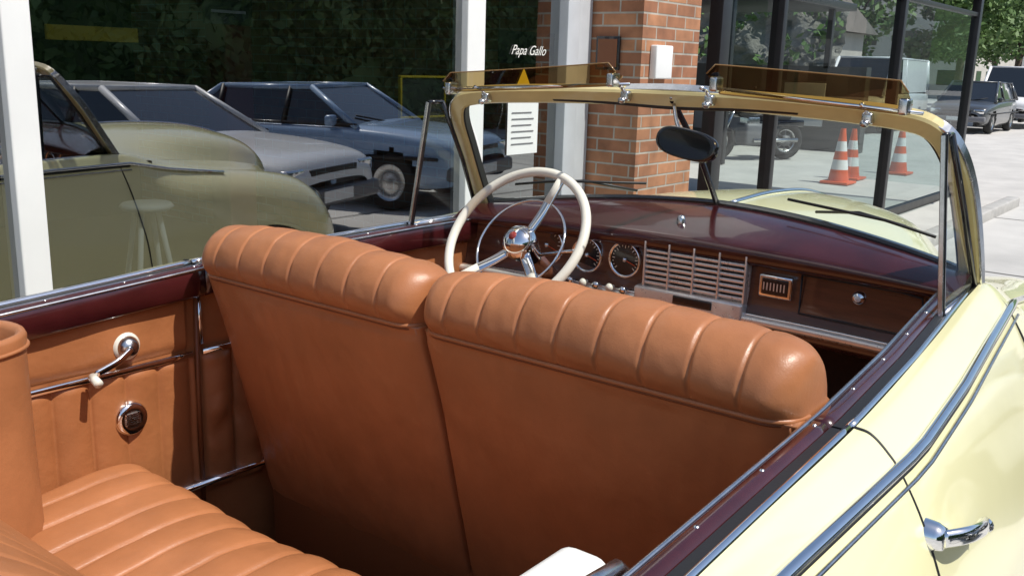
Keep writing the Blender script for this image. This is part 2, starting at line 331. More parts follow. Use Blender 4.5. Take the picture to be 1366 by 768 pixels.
for y,z in((1.825,1.56),(1.29,1.60),(1.01,1.60),(.585,1.57)):
    box('visor_clip',(2.035,y-.010,z-.03),(2.072,y+.010,z+.004),M['chromew'],car,.005)
mc=Vector((2.08,1.085,1.443)); q=Euler((rad(7),rad(8),rad(-12))).to_matrix()
rows=[]
for d,s in((-.014,.82),(-.016,.93),(-.012,1),(0,1),(.010,.9),(.02,.6),(.024,.05)):
    rows.append([mc+q@Vector((d,.094*s*math.copysign(abs(math.cos(a))**.7,math.cos(a)),.036*s*math.copysign(abs(math.sin(a))**.8,math.sin(a)))) for a in [2*math.pi*k/40 for k in range(40)]])
grid('rear_view_mirror',rows,M['blackgl'],car,closed=True,cap=True)
tube('mirror_stalk',crom([(2.09,1.10,1.45),(2.14,1.15,1.485),(2.19,1.19,1.53)],6),.005,M['chromew'],car)
for sg,nm in((1,'left'),(-1,'right')):
    Y=lambda h:C0+sg*h
    b0=Vector((2.02,Y(.745),1.145));t0=Vector((2.045,Y(.70),1.505)); b1=Vector((2.315,Y(.74),1.155)); t1=Vector((2.10,Y(.70),1.505)); 
    mesh('vent_glass_'+nm,[b0,b1,t1,t0],[(0,1,2,3)],M['wsglass'],car)
    sweep('vent_post_'+nm,[b0,t0],rect(.014,.014,.3),M['blackgl'],car,up=(0,1,0)); sweep('vent_post_chrome_'+nm,[b0+Vector((-.009,0,0)),t0+Vector((-.009,0,0))],rect(.004,.010,.3),M['chromew'],car,up=(0,1,0))
    tube('vent_frame_'+nm,[b0,b1],.008,M['chrome'],car); tube('vent_frame_'+nm,[b1,b1.lerp(t1,.5)+Vector((.01,0,0)),t1],.007,M['blackgl'],car); tube('vent_frame_'+nm,[t0,t1],.006,M['blackgl'],car)
for s in(-1,1):
    tube('wiper_arm',[(2.53,C0+s*.28,1.252),(2.45,C0+s*.42,1.275),(2.40,C0+s*.55,1.262)],.004,M['black'],car)
    tube('wiper_blade',[(2.475,C0+s*.22,1.285),(2.405,C0+s*.5,1.27),(2.37,C0+s*.63,1.25)],.004,M['black'],car)
# ---------------- dashboard
def dx(y): return 2.27-.05*(abs(y-C0)/.73)**3
ys=[C0-.735+1.47*k/60 for k in range(61)]
rows=[]
for v in range(11):
    row=[]
    for y in ys:
        t=max(-1,min(1,(y-C0)/.70)); w=wsb(t); e=Vector((dx(y),y,1.165+.02*(1-t*t)))
        w=Vector((w.x,y,w.z)); p=e.lerp(w,v/10); p.z+=.012*math.sin(math.pi*v/10); row.append(p)
    rows.append(row)
pre=[[(dx(y)+.022,y,1.128) for y in ys],[(dx(y)+.004,y,1.132) for y in ys],[(dx(y)-.012,y,1.142) for y in ys],[(dx(y)-.012,y,1.156+.018*(1-((y-C0)/.735)**2)) for y in ys]]
grid('dash_top',pre+rows,M['maroon'],car)
grid('dash_face',[[(dx(y)+o,y,z) for y in ys] for o,z in((.02,1.145),(.021,1.12),(.015,1.06),(.008,1.02),(-.004,.99),(-.012,.975),(.0,.955),(.04,.945),(.2,.95))],M['brownmetal'],car)
sweep('dash_chrome_strip',[(dx(y)-.008,y,.992) for y in ys],rect(.02,.022,.3),M['copper'],car,smooth=True)
sweep('dash_lower_lip',[(dx(y)-.002,y,1.005) for y in ys],rect(.010,.006,.3),M['chrome'],car,smooth=True)
revolve('defroster_knob',[(.001,.014),(.008,.012),(.012,.004),(.012,-.01)],M['chromew'],car,16,(0,0,1),(2.33,C0+.02,1.215))
gy0,gy1,gz0,gz1=.985,1.29,1.03,1.160
F=2.272
box('radio_grille_plate',(F+.004,gy0,gz0-.01),(F+.02,gy1,gz1),M['copper'],car,.006)
for k in range(9):
    z=gz0+.012+k*.0148; box('grille_bar',(F-.012,gy0+.005,z-.0042),(F+.006,gy1-.005,z+.0042),M['copper'],car,.0028)
for k in range(8):
    z=gz0+.0194+k*.0148; box('grille_slot',(F+.0005,gy0+.008,z-.003),(F+.0055,gy1-.008,z+.003),M['black'],car)
for k in range(5):
    y=gy0+.004+k*(gy1-gy0-.008)/4; box('grille_divider',(F-.016,y-.003,gz0),(F+.005,y+.003,gz1-.003),M['copper'],car,.002)
box('radio_body',(F-.025,gy0+.0,.930),(F+.02,gy1+.02,1.032),M['copper'],car,.008)
box('radio_dial',(F-.03,gy0+.085,1.0),(F-.023,gy0+.20,1.024),M['blackgl'],car,.003)
box('radio_bar',(F-.042,gy0+.055,.962),(F-.02,gy1-.045,.988),M['chrome'],car,.01)
for k in range(5):
    revolve('radio_button',[(.001,.008),(.006,.007),(.008,0)],M['blackgl'],car,14,(-1,0,0),(F-.042,gy0+.10+k*.028,.975))
for y in(gy0+.03,gy1-.02):
    revolve('radio_knob',[(.001,.022),(.012,.02),(.015,.014),(.015,0)],M['chrome'],car,18,(-1,0,0),(F-.024,y,.975))
def gauge(y,z,r,nm):
    f=F+.012
    revolve(nm+'_bezel',[(r*.86,.006),(r*.95,.012),(r,.008),(r*1.03,-.01)],M['chrome'],car,36,(-1,0,0),(f,y,z))
    revolve(nm+'_face',[(.0005,.003),(r*.88,.003)],M['blackgl'],car,36,(-1,0,0),(f,y,z))
    vs=[];fs=[]
    for k in range(19):
        a=rad(-40+k*260/18)
        c,s=math.cos(a),math.sin(a); L=.17 if k%3==0 else .08
        for rr,w in((r*.80,-.0011),(r*.80,.0011),(r*(.80-L),.0011),(r*(.80-L),-.0011)): vs.append((f-.0042,y+rr*c-w*s,z+rr*s+w*c))
        b=4*k; fs.append((b,b+1,b+2,b+3))
    mesh(nm+'_ticks',vs,fs,M['ivory'],car)
    a=rad(200); tube(nm+'_needle',[(f-.006,y,z),(f-.006,y+r*.7*math.cos(a),z+r*.7*math.sin(a))],.0012,M['orange'],car,6)
    revolve(nm+'_cap',[(.001,.012),(r*.12,.010),(r*.14,.003)],M['chrome'],car,14,(-1,0,0),(f,y,z))
gauge(1.635,1.095,.062,'speedometer'); gauge(1.49,1.085,.052,'oil_gauge'); gauge(1.362,1.09,.052,'fuel_gauge')
for k in range(6):
    revolve('dash_knob',[(.001,.03),(.009,.028),(.012,.02),(.006,.012),(.005,0)],M['ivory' if k%2 else 'chrome'],car,16,(-1,0,0),(F-.01,1.34+k*.045,1.012+.0))
box('clock_frame',(F-.006,.865,1.058),(F+.02,.955,1.118),M['chrome'],car,.006); box('clock_face',(F-.0085,.875,1.067),(F-.004,.945,1.109),M['blackgl'],car,.002)
for k in range(7): box('clock_mark',(F-.0095,.883+k*.009,1.078),(F-.0087,.886+k*.009,1.098),M['copper'],car)
gb=[(y,z) for y,z in((.845,1.13),(.845,1.03),(.60,1.03),(.56,1.05),(.545,1.09),(.55,1.125),(.60,1.13),(.845,1.13))]
tube('glovebox_gap',[(dx(y)+.010,y,z) for y,z in gb],.003,M['black'],car,6,up=(1,0,0))
revolve('glovebox_lock',[(.001,.012),(.012,.01),(.017,.004),(.018,-.01)],M['chrome'],car,20,(-1,0,0),(F-.0,.70,1.095)); revolve('glovebox_lock_cap',[(.001,.016),(.008,.013)],M['vinyl'],car,16,(-1,0,0),(F-.0,.70,1.095))
box('firewall',(2.5,.45,.25),(2.53,1.95,1.12),M['carpet'],car)
# ---------------- steering wheel
hub=Vector((2.0,1.54,1.163)); A=Vector((-.80,0,.60)).normalized()
torus('steering_wheel_rim',.210,.0130,M['ivory'],car,hub,A,96,14)
U1=Vector((0,1,0)); V1=A.cross(U1).normalized()
if V1.z<0: V1=-V1
for a in(rad(72),rad(228),rad(-46)):
    d=U1*-math.cos(a)+V1*math.sin(a)
    sweep('steering_spoke',crom([hub+d*.02-A*.03,hub+d*.09-A*.025,hub+d*.15-A*.012,hub+d*.207],5),rect(.030,.010,.4),M['chrome'],car,up=A,smooth=True)
    sweep('steering_spoke_root',[hub+d*.13-A*.012,hub+d*.17-A*.004,hub+d*.207+A*.003],rect(.024,.014,.4),M['ivory'],car,up=A,smooth=True)
torus('horn_ring',.135,.0035,M['chrome'],car,hub-A*.028,A,64,8)
revolve('steering_hub',[(.001,.036),(.02,.034),(.038,.022),(.05,0),(.044,-.03),(.03,-.08)],M['chrome'],car,32,A,hub-A*.02)
revolve('horn_button',[(.001,.041),(.007,.040),(.013,.034)],M['redhub'],car,24,A,hub-A*.02)
tube('steering_column',[hub-A*.05,hub-A*.45],.024,M['brownmetal'],car,16)
tube('gear_lever',[hub-A*.10,hub-A*.10+Vector((-.01,-.12,.03)),hub-A*.09+Vector((-.03,-.18,.04))],.005,M['chrome'],car)
# ---------------- front seat
def seams(y,y0,y1,nn,d=.006,w=.006,b=.004):
    s=0
    for k in range(1,nn): s+=math.exp(-((y-(y0+(y1-y0)*k/nn))/w)**2)
    ph=((y-y0)/(y1-y0)*nn)%1
    return -d*s+b*math.sin(math.pi*ph)
def wrk(x,y,z,s=9):
    return noise.noise(Vector((x*s,y*s,z*s)))
def frontseat(y0,y1,nm,hb):
    prof=[(1.455,.50),(1.43,.575),(1.385,.75),(1.335,.93),(1.29,1.07),(1.277,1.115),(1.262,1.13),(1.25,1.155),(1.262,1.19),(1.295,1.218),(1.34,1.226),(1.39,1.21),(1.43,1.17),(1.45,1.10),(1.47,.95),(1.52,.75),(1.56,.60)]
    P=crom([(a,b,0) for a,b in prof],6); rows=[]; N=260
    for i in range(N+1):
        y=y0+(y1-y0)*i/N; u=(y-y0)/(y1-y0); d=min(y-y0,y1-y); R=.055
        k=1 if d>R else .35+.65*math.sqrt(max(0,1-(1-d/R)**2))
        row=[]
        for p in P:
            x,z=p.x,p.y
            cx=1.36+(1.14-z)*.22; cz=min(z,1.15)
            if z>1.12 : 
                yy=y+.004*wrk(x,y,z,6)
                sm=seams(yy,y0,y1,hb,.0042,.0030,.0022); rr=Vector((x-1.35,z-1.14)); f=min(1,(z-1.12)/.02); rr.normalize()
                wr=.004*wrk(x,y,z,9)+.0010*wrk(x,y,z,40)
                x+=rr.x*(sm+wr)*f; z+=rr.y*(sm+wr)*f
                z+=.022*math.sin(math.pi*u)**.7*min(1,(z-1.12)/.09)
            if z<1.10 and x<cx:
                x-=.012*math.sin(math.pi*u)*math.sin(math.pi*max(0,min(1,(z-.5)/.6)))-.006*wrk(x,y*1.3,z,4)-.002*wrk(x,y*2.5,z,12)
            kk=k if z>1.12 else (.7+.3*k)
            row.append((cx+(x-cx)*kk,y,cz+(z-cz)*(.55+.45*k)))
        rows.append(row)
    grid('front_seat_back_'+nm,rows,M['leather'],car,cap=True)
    q=[]
    for i in range(61):
        y=y0+(y1-y0)*i/60; d=min(y-y0,y1-y); k=1 if d>.055 else .35+.65*math.sqrt(max(0,1-(1-d/.055)**2))
        q.append((1.36+(1.14-1.122)*.22+(1.270-1.364)*k-.002,y,1.122))
    tube('seat_piping_'+nm,q,.005,M['leather'],car,8)
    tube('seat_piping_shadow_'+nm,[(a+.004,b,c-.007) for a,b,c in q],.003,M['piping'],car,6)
    for e in (0,1):
        pp=[]
        for z in [.56+.56*k/20 for k in range(21)]:
            xx=lerpT([(.5,1.455),(.575,1.43),(.75,1.385),(.93,1.335),(1.07,1.29),(1.12,1.274)],z); pp.append((xx+.012,y0+.012 if e==0 else y1-.012,z))
        tube('seat_edge_piping_'+nm,pp,.004,M['leather'],car,8,up=(0,1,0))
frontseat(1.215,1.905,'driver',8)
frontseat(.462,1.205,'passenger',9)
box('front_seat_base',(1.47,.50,.26),(2.0,1.90,.56),M['carpet'],car,.03)
box('front_seat_cushion',(1.45,.48,.50),(2.02,1.90,.66),M['leather'],car,.06,5)
box('seat_hem_panel',(1.452,.49,.33),(1.475,1.90,.585),M['piping'],car,.008)
# ---------------- rear seat
rows=[]
yy0,yy1=.43,1.975
prof=crom([(1.10,.42,0),(1.13,.52,0),(1.135,.60,0),(1.11,.665,0),(1.04,.696,0),(.9,.696,0),(.7,.675,0),(.5,.65,0)],5)
for i in range(361):
    y=yy0+(yy1-yy0)*i/360; row=[]; 
    for p in prof:
        x,z=p.x,p.y; f=1 if z>.6 else 0.3
        sm=seams(y+.004*wrk(x,y,z,5),yy0,yy1,17,.008,.005,.004)
        dd=min(y-yy0,yy1-y); dr=.03*(1-min(1,dd/.05))**2
        row.append((x+(sm*.5*f if x>1.05 else 0)-dr,y,z+sm*f-dr+.012*wrk(x,y,0,4)+.003*wrk(x,y,0,14)))
    rows.append(row)
grid('rear_seat_cushion',rows,M['leather'],car)
rows=[]
prof=crom([(.76,.64,0),(.735,.72,0),(.64,.84,0),(.52,.97,0),(.43,1.05,0),(.37,1.075,0),(.31,1.05,0)],5)
for i in range(301):
    y=.46+(1.78-.46)*i/300; sm=seams(y,.46,1.78,15,.007,.005,.003)
    rows.append([(p.x+sm,y,p.y+sm*.6) for p in prof])
grid('rear_seat_backrest',rows,M['leather'],car)
cy=C0+.665; rows=[]
for z,k in((.60,1.0),(.64,1.0),(.70,.985),(.90,.97),(1.06,.97),(1.085,.985),(1.095,.96),(1.094,.90),(1.085,.86),(1.03,.84),(.98,.83)):
    rows.append([(.645+.19*k*math.copysign(abs(math.cos(a))**.8,math.cos(a)),cy+.115*k*math.copysign(abs(math.sin(a))**.8,math.sin(a)),z) for a in [2*math.pi*j/48 for j in range(48)]])
grid('armrest_bolster',rows,M['leather'],car,closed=True,cap=True)
tube('bolster_piping',[(.645+.187*math.copysign(abs(math.cos(a))**.8,math.cos(a)),cy+.113*math.copysign(abs(math.sin(a))**.8,math.sin(a)),1.066) for a in [2*math.pi*j/48 for j in range(49)]],.004,M['leather'],car,8)
# ---------------- interior side panels
for sg,nm in((1,'left'),(-1,'right')):
    yp=C0+sg*.783
    rows=[]; X=[.3+ (2.3-.3)*i/500 for i in range(501)]
    for z in [.25+.82*k/60 for k in range(61)]:
        row=[]
        for x in X:
            d=.005*wrk(x,0,z,6)
            if .54<z<.895 and x<1.29: 
                ph=(x%.085)/.085; d+=.014*abs(math.sin(math.pi*ph))**.5
            elif z>=.92 and x<1.28: d+=.012*min(1,(z-.92)/.015)*min(1,(1.06-z)/.015 if z<1.06 else 0)*(1 if x<1.27 else 0)
            elif .54<z<.895 and 1.31<x<1.56: 
                ph=((x-1.31)%.085)/.085; d+=.026*abs(math.sin(math.pi*ph))**.6*(1+.5*wrk(x,0,z,16))
            elif x>1.31 and z>=.92 : d+=.008
            row.append((x,yp-sg*(d)+sg*tap(x)*-1,z))
        rows.append(row)
    grid('side_trim_panel_'+nm,rows,M['leatherd'],car)
    def yi(x,o=0): return C0+sg*(.783-tap(x)-.012-o)
    sweep('trim_chrome_strip_'+nm,[(x,yi(x),.907) for x in [.5+.78*k/10 for k in range(11)]],rect(.010,.016,.3),M['chrome'],car,smooth=True)
    sweep('trim_chrome_strip_'+nm,[(x,yi(x),.907) for x in [1.31+.9*k/10 for k in range(11)]],rect(.010,.016,.3),M['chrome'],car,smooth=True)
    sweep('sill_strip_'+nm,[(1.20,yi(1.2),.565),(1.6,yi(1.6),.57)],rect(.03,.018,.3),M['chrome'],car,smooth=True)
    tube('door_seam_'+nm,[(1.293,yi(1.29),.5),(1.293,yi(1.29),.8),(1.298,yi(1.29),1.06)],.006,M['piping'],car,8,up=(1,0,0))
    tube('jamb_chrome_'+nm,[(1.305,yi(1.3,.004),.93),(1.302,yi(1.3,.004),1.05)],.005,M['chrome'],car,8,up=(1,0,0))
    revolve('window_crank_base',[(.001,.03),(.016,.028),(.024,.016),(.028,0)],M['chromew'],car,24,(0,-sg,0),(1.11,yi(1.1),.965))
    revolve('window_crank_escutcheon',[(.026,.010),(.032,.006),(.034,-.004)],M['ivory'],car,24,(0,-sg,0),(1.11,yi(1.1),.965))
    sweep('window_crank_arm',crom([(1.11,yi(1.1,.028),.965),(1.07,yi(1.1,.035),.945),(1.015,yi(1.1,.03),.925)],5),rect(.016,.009,.35),M['chrome'],car,up=(0,1,0),smooth=True)
    tube('window_crank_knob',[(1.010,yi(1,.03),.922),(1.005,yi(1,.065),.915)],.010,M['ivory'],car,14)
    revolve('ashtray_bezel',[(.022,.012),(.034,.014),(.040,.006),(.042,-.004)],M['chrome'],car,32,(0,-sg,0),(1.11,yi(1.1),.79)); revolve('ashtray_cap',[(.001,.009),(.015,.011),(.024,.010)],M['chromew'],car,24,(0,-sg,0),(1.11,yi(1.1),.79))
    for k in range(6): box('ashtray_rib',(1.092,yi(1.1,.013)-.002,.777+k*.005),(1.128,yi(1.1,.013)+.002,.7795+k*.005),M['chrome'],car)
    revolve('door_crank_base',[(.001,.03),(.014,.028),(.024,.012),(.026,0)],M['chrome'],car,24,(0,-sg,0),(1.90,yi(1.9),1.03))
    tube('door_crank_arm',[(1.90,yi(1.9,.03),1.03),(1.86,yi(1.9,.035),1.0)],.007,M['chrome'],car); 
box('floor_carpet',(.35,.42,.22),(2.5,1.98,.26),M['carpet'],car)
box('underbody',(-1.5,.35,.2),(3.4,2.05,.215),M['black'],car)
rows=[]
for i in range(41):
    y=.5+1.4*i/40
    rows.append([(p.x,y,p.y) for p in crom([(.36,1.06,0),(.30,1.10,0),(.1,1.14,0),(-.1,1.12,0),(-.2,1.07,0)],5)])
grid('top_boot_cover',rows,M['vinyl'],car)
box('boot_cover_end',(.40,.482,1.045),(.825,.550,1.098),M['vinyl'],car,.02,5); sweep('boot_cover_end_chrome',[(.45,.472,1.096),(.74,.472,1.100),(.81,.472,1.094),(.83,.474,1.075)],rect(.018,.02,.3),M['chromew'],car,smooth=True)
# ================================================================= generic cars
def gcar(name,paint,loc,rz,L=4.5,H=1.42,kind='sedan'):
    e=empty(name,loc,rz); h=L/2
    if kind=='sedan':
        st=[(-1,.62,.45,.62),(-.97,.74,.3,.84),(-.85,.82,.25,.93),(-.5,.86,.22,.93),(0,.87,.22,.92),(.4,.87,.22,.90),(.7,.85,.24,.85),(.92,.80,.27,.77),(.985,.72,.33,.66),(1,.6,.42,.55)]
        cab=[(-.70,.91,-.44,H-.03),(.42,.89,.10,H-.02)]
    elif kind=='hatch':
        st=[(-1,.7,.4,.7),(-.97,.8,.28,.9),(-.8,.84,.24,.98),(-.4,.86,.22,.97),(0,.87,.22,.95),(.45,.87,.22,.92),(.72,.84,.24,.86),(.93,.78,.27,.76),(1,.62,.4,.58)]
        cab=[(-.96,.97,-.80,H-.05),(.50,.92,.12,H-.02)]
    else:
        st=[(-1,.80,.35,1.0),(-.98,.86,.3,1.1),(-.5,.90,.25,1.12),(0,.9,.25,1.12),(.5,.9,.25,1.1),(.8,.88,.27,1.02),(.96,.82,.3,.85),(1,.7,.4,.65)]
        cab=[(-.98,1.1,-.93,H-.04),(.82,1.06,.50,H-.02)]
    S=[]
    for fx,hw,zb,zt in st:
        half=[(0,zt+.02),(hw*.6,zt+.012),(hw*.9,zt-.02),(hw,zt-.10),(hw*1.01,(zt+zb)/2),(hw*.98,zb+.08),(hw*.9,zb)]
        S.append([(fx*h,-a,z) for a,z in half[::-1]]+[(fx*h,a,z) for a,z in half[1:]])
    WX=(h*.62,-h*.60)
    def sk(c): return any((c.x-w)**2+(c.z-.31)**2<.36**2 for w in WX) and abs(c.y)>.5 and c.z<.75
    loft('body',S,paint,e,nu=10,nv=5,skip=sk)
    (xr0,zr0,xr1,zr1),(xf0,zf0,xf1,zf1)=cab
    xr0*=h;xr1*=h;xf0*=h;xf1*=h; wb=st[4][1]*.93; wt=wb-.17 if kind!='van' else wb-.06
    v=[(xr0,-wb,zr0-.02),(xf0,-wb,zf0-.02),(xf0,wb,zf0-.02),(xr0,wb,zr0-.02),(xr1,-wt,zr1),(xf1,-wt,zf1),(xf1,wt,zf1),(xr1,wt,zr1)]
    mesh('glasshouse',v,[(0,1,5,4),(1,2,6,5),(2,3,7,6),(3,0,4,7)],M['carglass'],e)
    rows=[]
    for i in range(13):
        u=i/12; x=xr1+(xf1-xr1)*u
        rows.append([(x,wt*1.01*t,zr1+(zf1-zr1)*u+.035*(1-t*t)*(.4+.6*math.sin(math.pi*u))) for t in [-1+2*k/12 for k in range(13)]])
    grid('roof',rows,paint,e)
    for a,b in((0,4),(1,5),(2,6),(3,7)): tube('pillar',[Vector(v[a])*1.0,Vector(v[b])],.035 if kind!='van' else .05,paint,e)
    tube('windscreen_header',[v[5],v[6]],.03,paint,e); tube('rear_header',[v[4],v[7]],.03,paint,e)
    if kind=='van':
        for s in(-1,1): mesh('side_panel',[(xr0,s*(wb+.01),zr0),(xf1*.3,s*(wb+.01),zr0),(xf1*.3,s*(wt+.01),zf1),(xr1,s*(wt+.01),zr1)],[(0,1,2,3)],paint,e)
    for s in(-1,1):
        tube('roof_rail',[(xr1,s*wt,zr1),(xf1,s*wt,zf1)],.03,paint,e)
        for xx,r in((.02*h-.1,.025),(xr1*.98 if kind!='sedan' else -.43*h,.03)):
            tube('b_pillar',[(xx,s*(wb+.002),zr0),(xx,s*(wt+.004),zf1)],r,paint if kind!='sedan' else M['black'],e)
        tube('belt_trim',[(xr0,s*(wb+.012),zr0+.02),(xf0,s*(wb+.012),zf0+.02)],.012,M['blackgl'],e)
        tube('side_trim',[(-h*.95,s*(st[4][1]*1.012),.58),(h*.9,s*(st[4][1]*1.0),.58)],.02,M['black'],e)
        box('wing_mirror',(xf0-.35,s*(wb+.06)-.07,zf0),(xf0-.25,s*(wb+.06)+.07,zf0+.12),paint,e,.03)
        for w in WX:
            revolve('tyre',[(.2,-.1),(.29,-.1),(.31,-.07),(.31,.07),(.29,.1),(.2,.1)],M['tyre'],e,32,(0,1,0),(w,s*.76,.31))
            revolve('rim',[(.001,.05),(.06,.05),(.1,.03),(.18,.04),(.205,.06)],M['chromew'],e,24,(0,s,0),(w,s*.79,.31))
            box('wheel_void',(w-.35,s*.45-.05,.2),(w+.35,s*.45+.05,.7),M['black'],e)
        box('headlight',(h*.925,s*.6-.14,.58),(h*.985,s*.6+.14,.70),M['chrome'],e,.02); box('tail_light',(-h*.995,s*.6-.14,.65),(-h*.95,s*.6+.14,.78),M['red'],e,.02)
    box('grille',(h*.95,-.40,.56),(h*.995,.40,.68),M['black'],e,.01); box('front_bumper',(h*.93,-.80,.34),(h*1.01,.80,.50),M['grey'],e,.04)
    box('rear_bumper',(-h*1.01,-.80,.36),(-h*.95,.80,.52),M['grey'],e,.04); box('number_plate',(h*1.011,-.25,.38),(h*1.016,.25,.48),M['white'],e)
    tube('wiper',[(xf0-.02,.1,zf0+.02),(xf0-.16,.55,zf0+.1)],.01,M['black'],e)
    return e
silver=mat('silver_paint',(.72,.73,.75),.3,0,.6,var=.03,vs=2); navy=mat('blue_grey_paint',(.28,.40,.58),.25,.0,.8,var=.03,vs=2)
wht=mat('white_car_paint',(.75,.75,.75),.3,0,.6); dgrey=mat('dark_grey_paint',(.06,.065,.07),.3,.3,.7); slv2=mat('pale_silver_paint',(.55,.57,.6),.3,.3,.6)
G=3.05
gcar('parked_car',silver,(5.1,-2.5,0),rad(72),4.4,1.31)
gcar('parked_car',navy,(7.8,-2.9,0),rad(72),4.3,1.32)
gcar('parked_car',dgrey,(2.3,-2.8,0),rad(72),4.4,1.36,'hatch')
gcar('parked_car',dgrey,(32.5,7.2,0),rad(180),4.2,1.5,'hatch')
gcar('parked_van',wht,(37.5,6.9,0),rad(180),4.8,2.0,'van')
gcar('parked_car',slv2,(44.5,7.3,0),rad(180),4.4,1.6,'hatch')
gcar('parked_van',wht,(29.5,9.3,0),rad(180),4.8,2.1,'van')
gcar('parked_van',wht,(51,7.9,0),rad(180),4.8,2.1,'van')
# ================================================================= ground
def plane(name,x0,y0,x1,y1,z,m,par=None):
    return mesh(name,[(x0,y0,z),(x1,y0,z),(x1,y1,z),(x0,y1,z)],[(0,1,2,3)],m,par)
plane('ground',-400,-400,600,400,-.012,M['concrete'])
plane('road',-60,-9,400,2.35,0,M['asphalt'])
box('kerb',(-40,2.35,-.02),(13.8,2.5,.12),M['kerb'],None,.02)
box('pavement',(-40,2.5,-.02),(13.8,3.0,.118),M['concrete'])
vs=[];fs=[]
for k in range(14):
    x=-2+k*3.6; i=len(vs); vs+=[(x,-9,.004),(x+.025,-9,.004),(x+.025,2.35,.004),(x,2.35,.004)]; fs.append((i,i+1,i+2,i+3))
for y in(-1.4,):
    i=len(vs); vs+=[(-60,y,.008),(200,y,.008),(200,y+.025,.008),(-60,y+.025,.008)]; fs.append((i,i+1,i+2,i+3))
mesh('road_joints',vs,fs,M['joint'])
# ================================================================= shop
shop=empty('brick_shop_building')
def sbox(n_,lo,hi,m,b=0): return box(n_,lo,hi,m,shop,b)
for x0,x1 in((-6,-1.0),(-.92,1.37),(1.46,3.50),(3.63,4.29)):
    mesh('shop_window',[(x0,G,.35),(x1,G,.35),(x1,G,3.2),(x0,G,3.2)],[(0,1,2,3)],M['shopglass'],shop)
for x0,x1,m in((-1.0,-.92,'white'),(1.37,1.46,'white'),(3.50,3.63,'white')): sbox('window_mullion',(x0,G-.04,.35),(x1,G+.06,3.2),M[m],.006)
sbox('door_frame_post',(4.29,G-.06,.12),(4.40,G+.06,3.2),M['greyframe'],.006); sbox('door_frame_post',(4.415,G-.03,.12),(4.565,G+.06,3.2),M['greyframe'],.006)
sbox('window_sill',(-6,G-.05,.12),(4.28,G+.1,.35),M['greyframe'],.01)
sbox('brick_pillar',(4.57,2.70,0),(5.22,3.4,3.2),M['brick'])
sbox('fascia',(-6,2.66,3.2),(5.25,8.5,4.2),M['white'],.01)
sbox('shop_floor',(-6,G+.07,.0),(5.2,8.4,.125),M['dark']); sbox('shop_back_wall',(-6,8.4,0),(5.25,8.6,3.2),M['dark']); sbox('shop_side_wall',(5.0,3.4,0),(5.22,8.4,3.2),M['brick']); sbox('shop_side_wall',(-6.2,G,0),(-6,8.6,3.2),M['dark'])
sbox('red_column',(2.86,4.0,.12),(3.02,4.16,3.2),M['dred'],.01)
sbox('shelf_unit',(1.2,7.6,.12),(3.0,8.2,2.2),M['blackframe'],.01)
for k in range(5): sbox('shelf_product',(1.3+k*.33,7.45,1.5+.0),(1.5+k*.33,7.6,1.75),M['yellow' if k%2 else 'leafd'],.01)
sbox('counter',(-1,5.5,.12),(2.2,6.1,1.05),M['leatherd'],.02)
sbox('hanging_sign',(1.95,3.9,1.66),(2.35,3.92,1.72),M['yellow'],.004); sbox('menu_board',(2.55,3.7,1.75),(2.80,3.72,2.15),M['blackgl'],.004)
for k in range(5): sbox('menu_line',(2.58,3.694,1.80+k*.06),(2.76-.02*(k%3),3.698,1.812+k*.06),M['greywhite'])
def framed(n_,x0,x1,y,z0,z1,mf,mi,w=.02,par=shop):
    box(n_+'_panel',(x0,y,z0),(x1,y+.012,z1),mi,par)
    for a in((x0-w,z0-w,x1+w,z0),(x0-w,z1,x1+w,z1+w),(x0-w,z0,x0,z1),(x1,z0,x1+w,z1)): box(n_+'_frame',(a[0],y-.006,a[1]),(a[2],y+.018,a[3]),mf,par,.003)
framed('display_case',3.66,3.99,3.6,1.33,1.53,M['yellow'],M['dark'],.012)
mesh('paper_notice',[(3.86,G-.006,1.16),(4.12,G-.006,1.16),(4.12,G-.006,1.43),(3.86,G-.006,1.43)],[(0,1,2,3)],M['white'],shop)
for k in range(6): mesh('notice_text_line',[(3.89,G-.009,1.21+k*.032),(4.08-.02*(k%2),G-.009,1.21+k*.032),(4.08-.02*(k%2),G-.009,1.216+k*.032),(3.89,G-.009,1.216+k*.032)],[(0,1,2,3)],M['grey'],shop)
mesh('warning_sticker',[(3.92,G-.006,1.50),(4.05,G-.006,1.50),(3.985,G-.006,1.60)],[(0,1,2)],M['yellow'],shop)
sbox('dark_sign_plate',(3.80,G+.012,1.62),(4.27,G+.02,1.78),M['blackgl'])
c=bpy.data.curves.new('window_lettering','FONT'); c.body='Papa Gallo'; c.size=.068; c.shear=.5; c.materials.append(M['vinyl']); t=bpy.data.objects.new('window_lettering',c); link(t,shop); t.location=(3.87,G-.008,1.665); t.rotation_euler=(rad(90),0,0)
box('pillar_picture',(4.550,2.83,1.60),(4.568,2.98,1.78),M['blackgl'],shop,.003); box('pillar_picture_inner',(4.546,2.845,1.615),(4.552,2.965,1.765),M['piping'],shop)
box('junction_box',(4.66,2.655,1.56),(4.84,2.70,1.74),M['white'],shop,.008)
st=empty('stool')
for a in(0,1,2,3):
    an=a*math.pi/2+.6; tube('leg',[(2.25+.05*math.cos(an),3.75+.05*math.sin(an),.96),(2.25+.20*math.cos(an),3.75+.20*math.sin(an),.13)],.012,M['greywhite'],st)
torus('foot_ring',.14,.01,M['greywhite'],st,(2.25,3.75,.45)); revolve('seat',[(.001,.03),(.10,.03),(.115,.015),(.10,0),(.001,0)],M['greywhite'],st,32,(0,0,1),(2.25,3.75,.96))
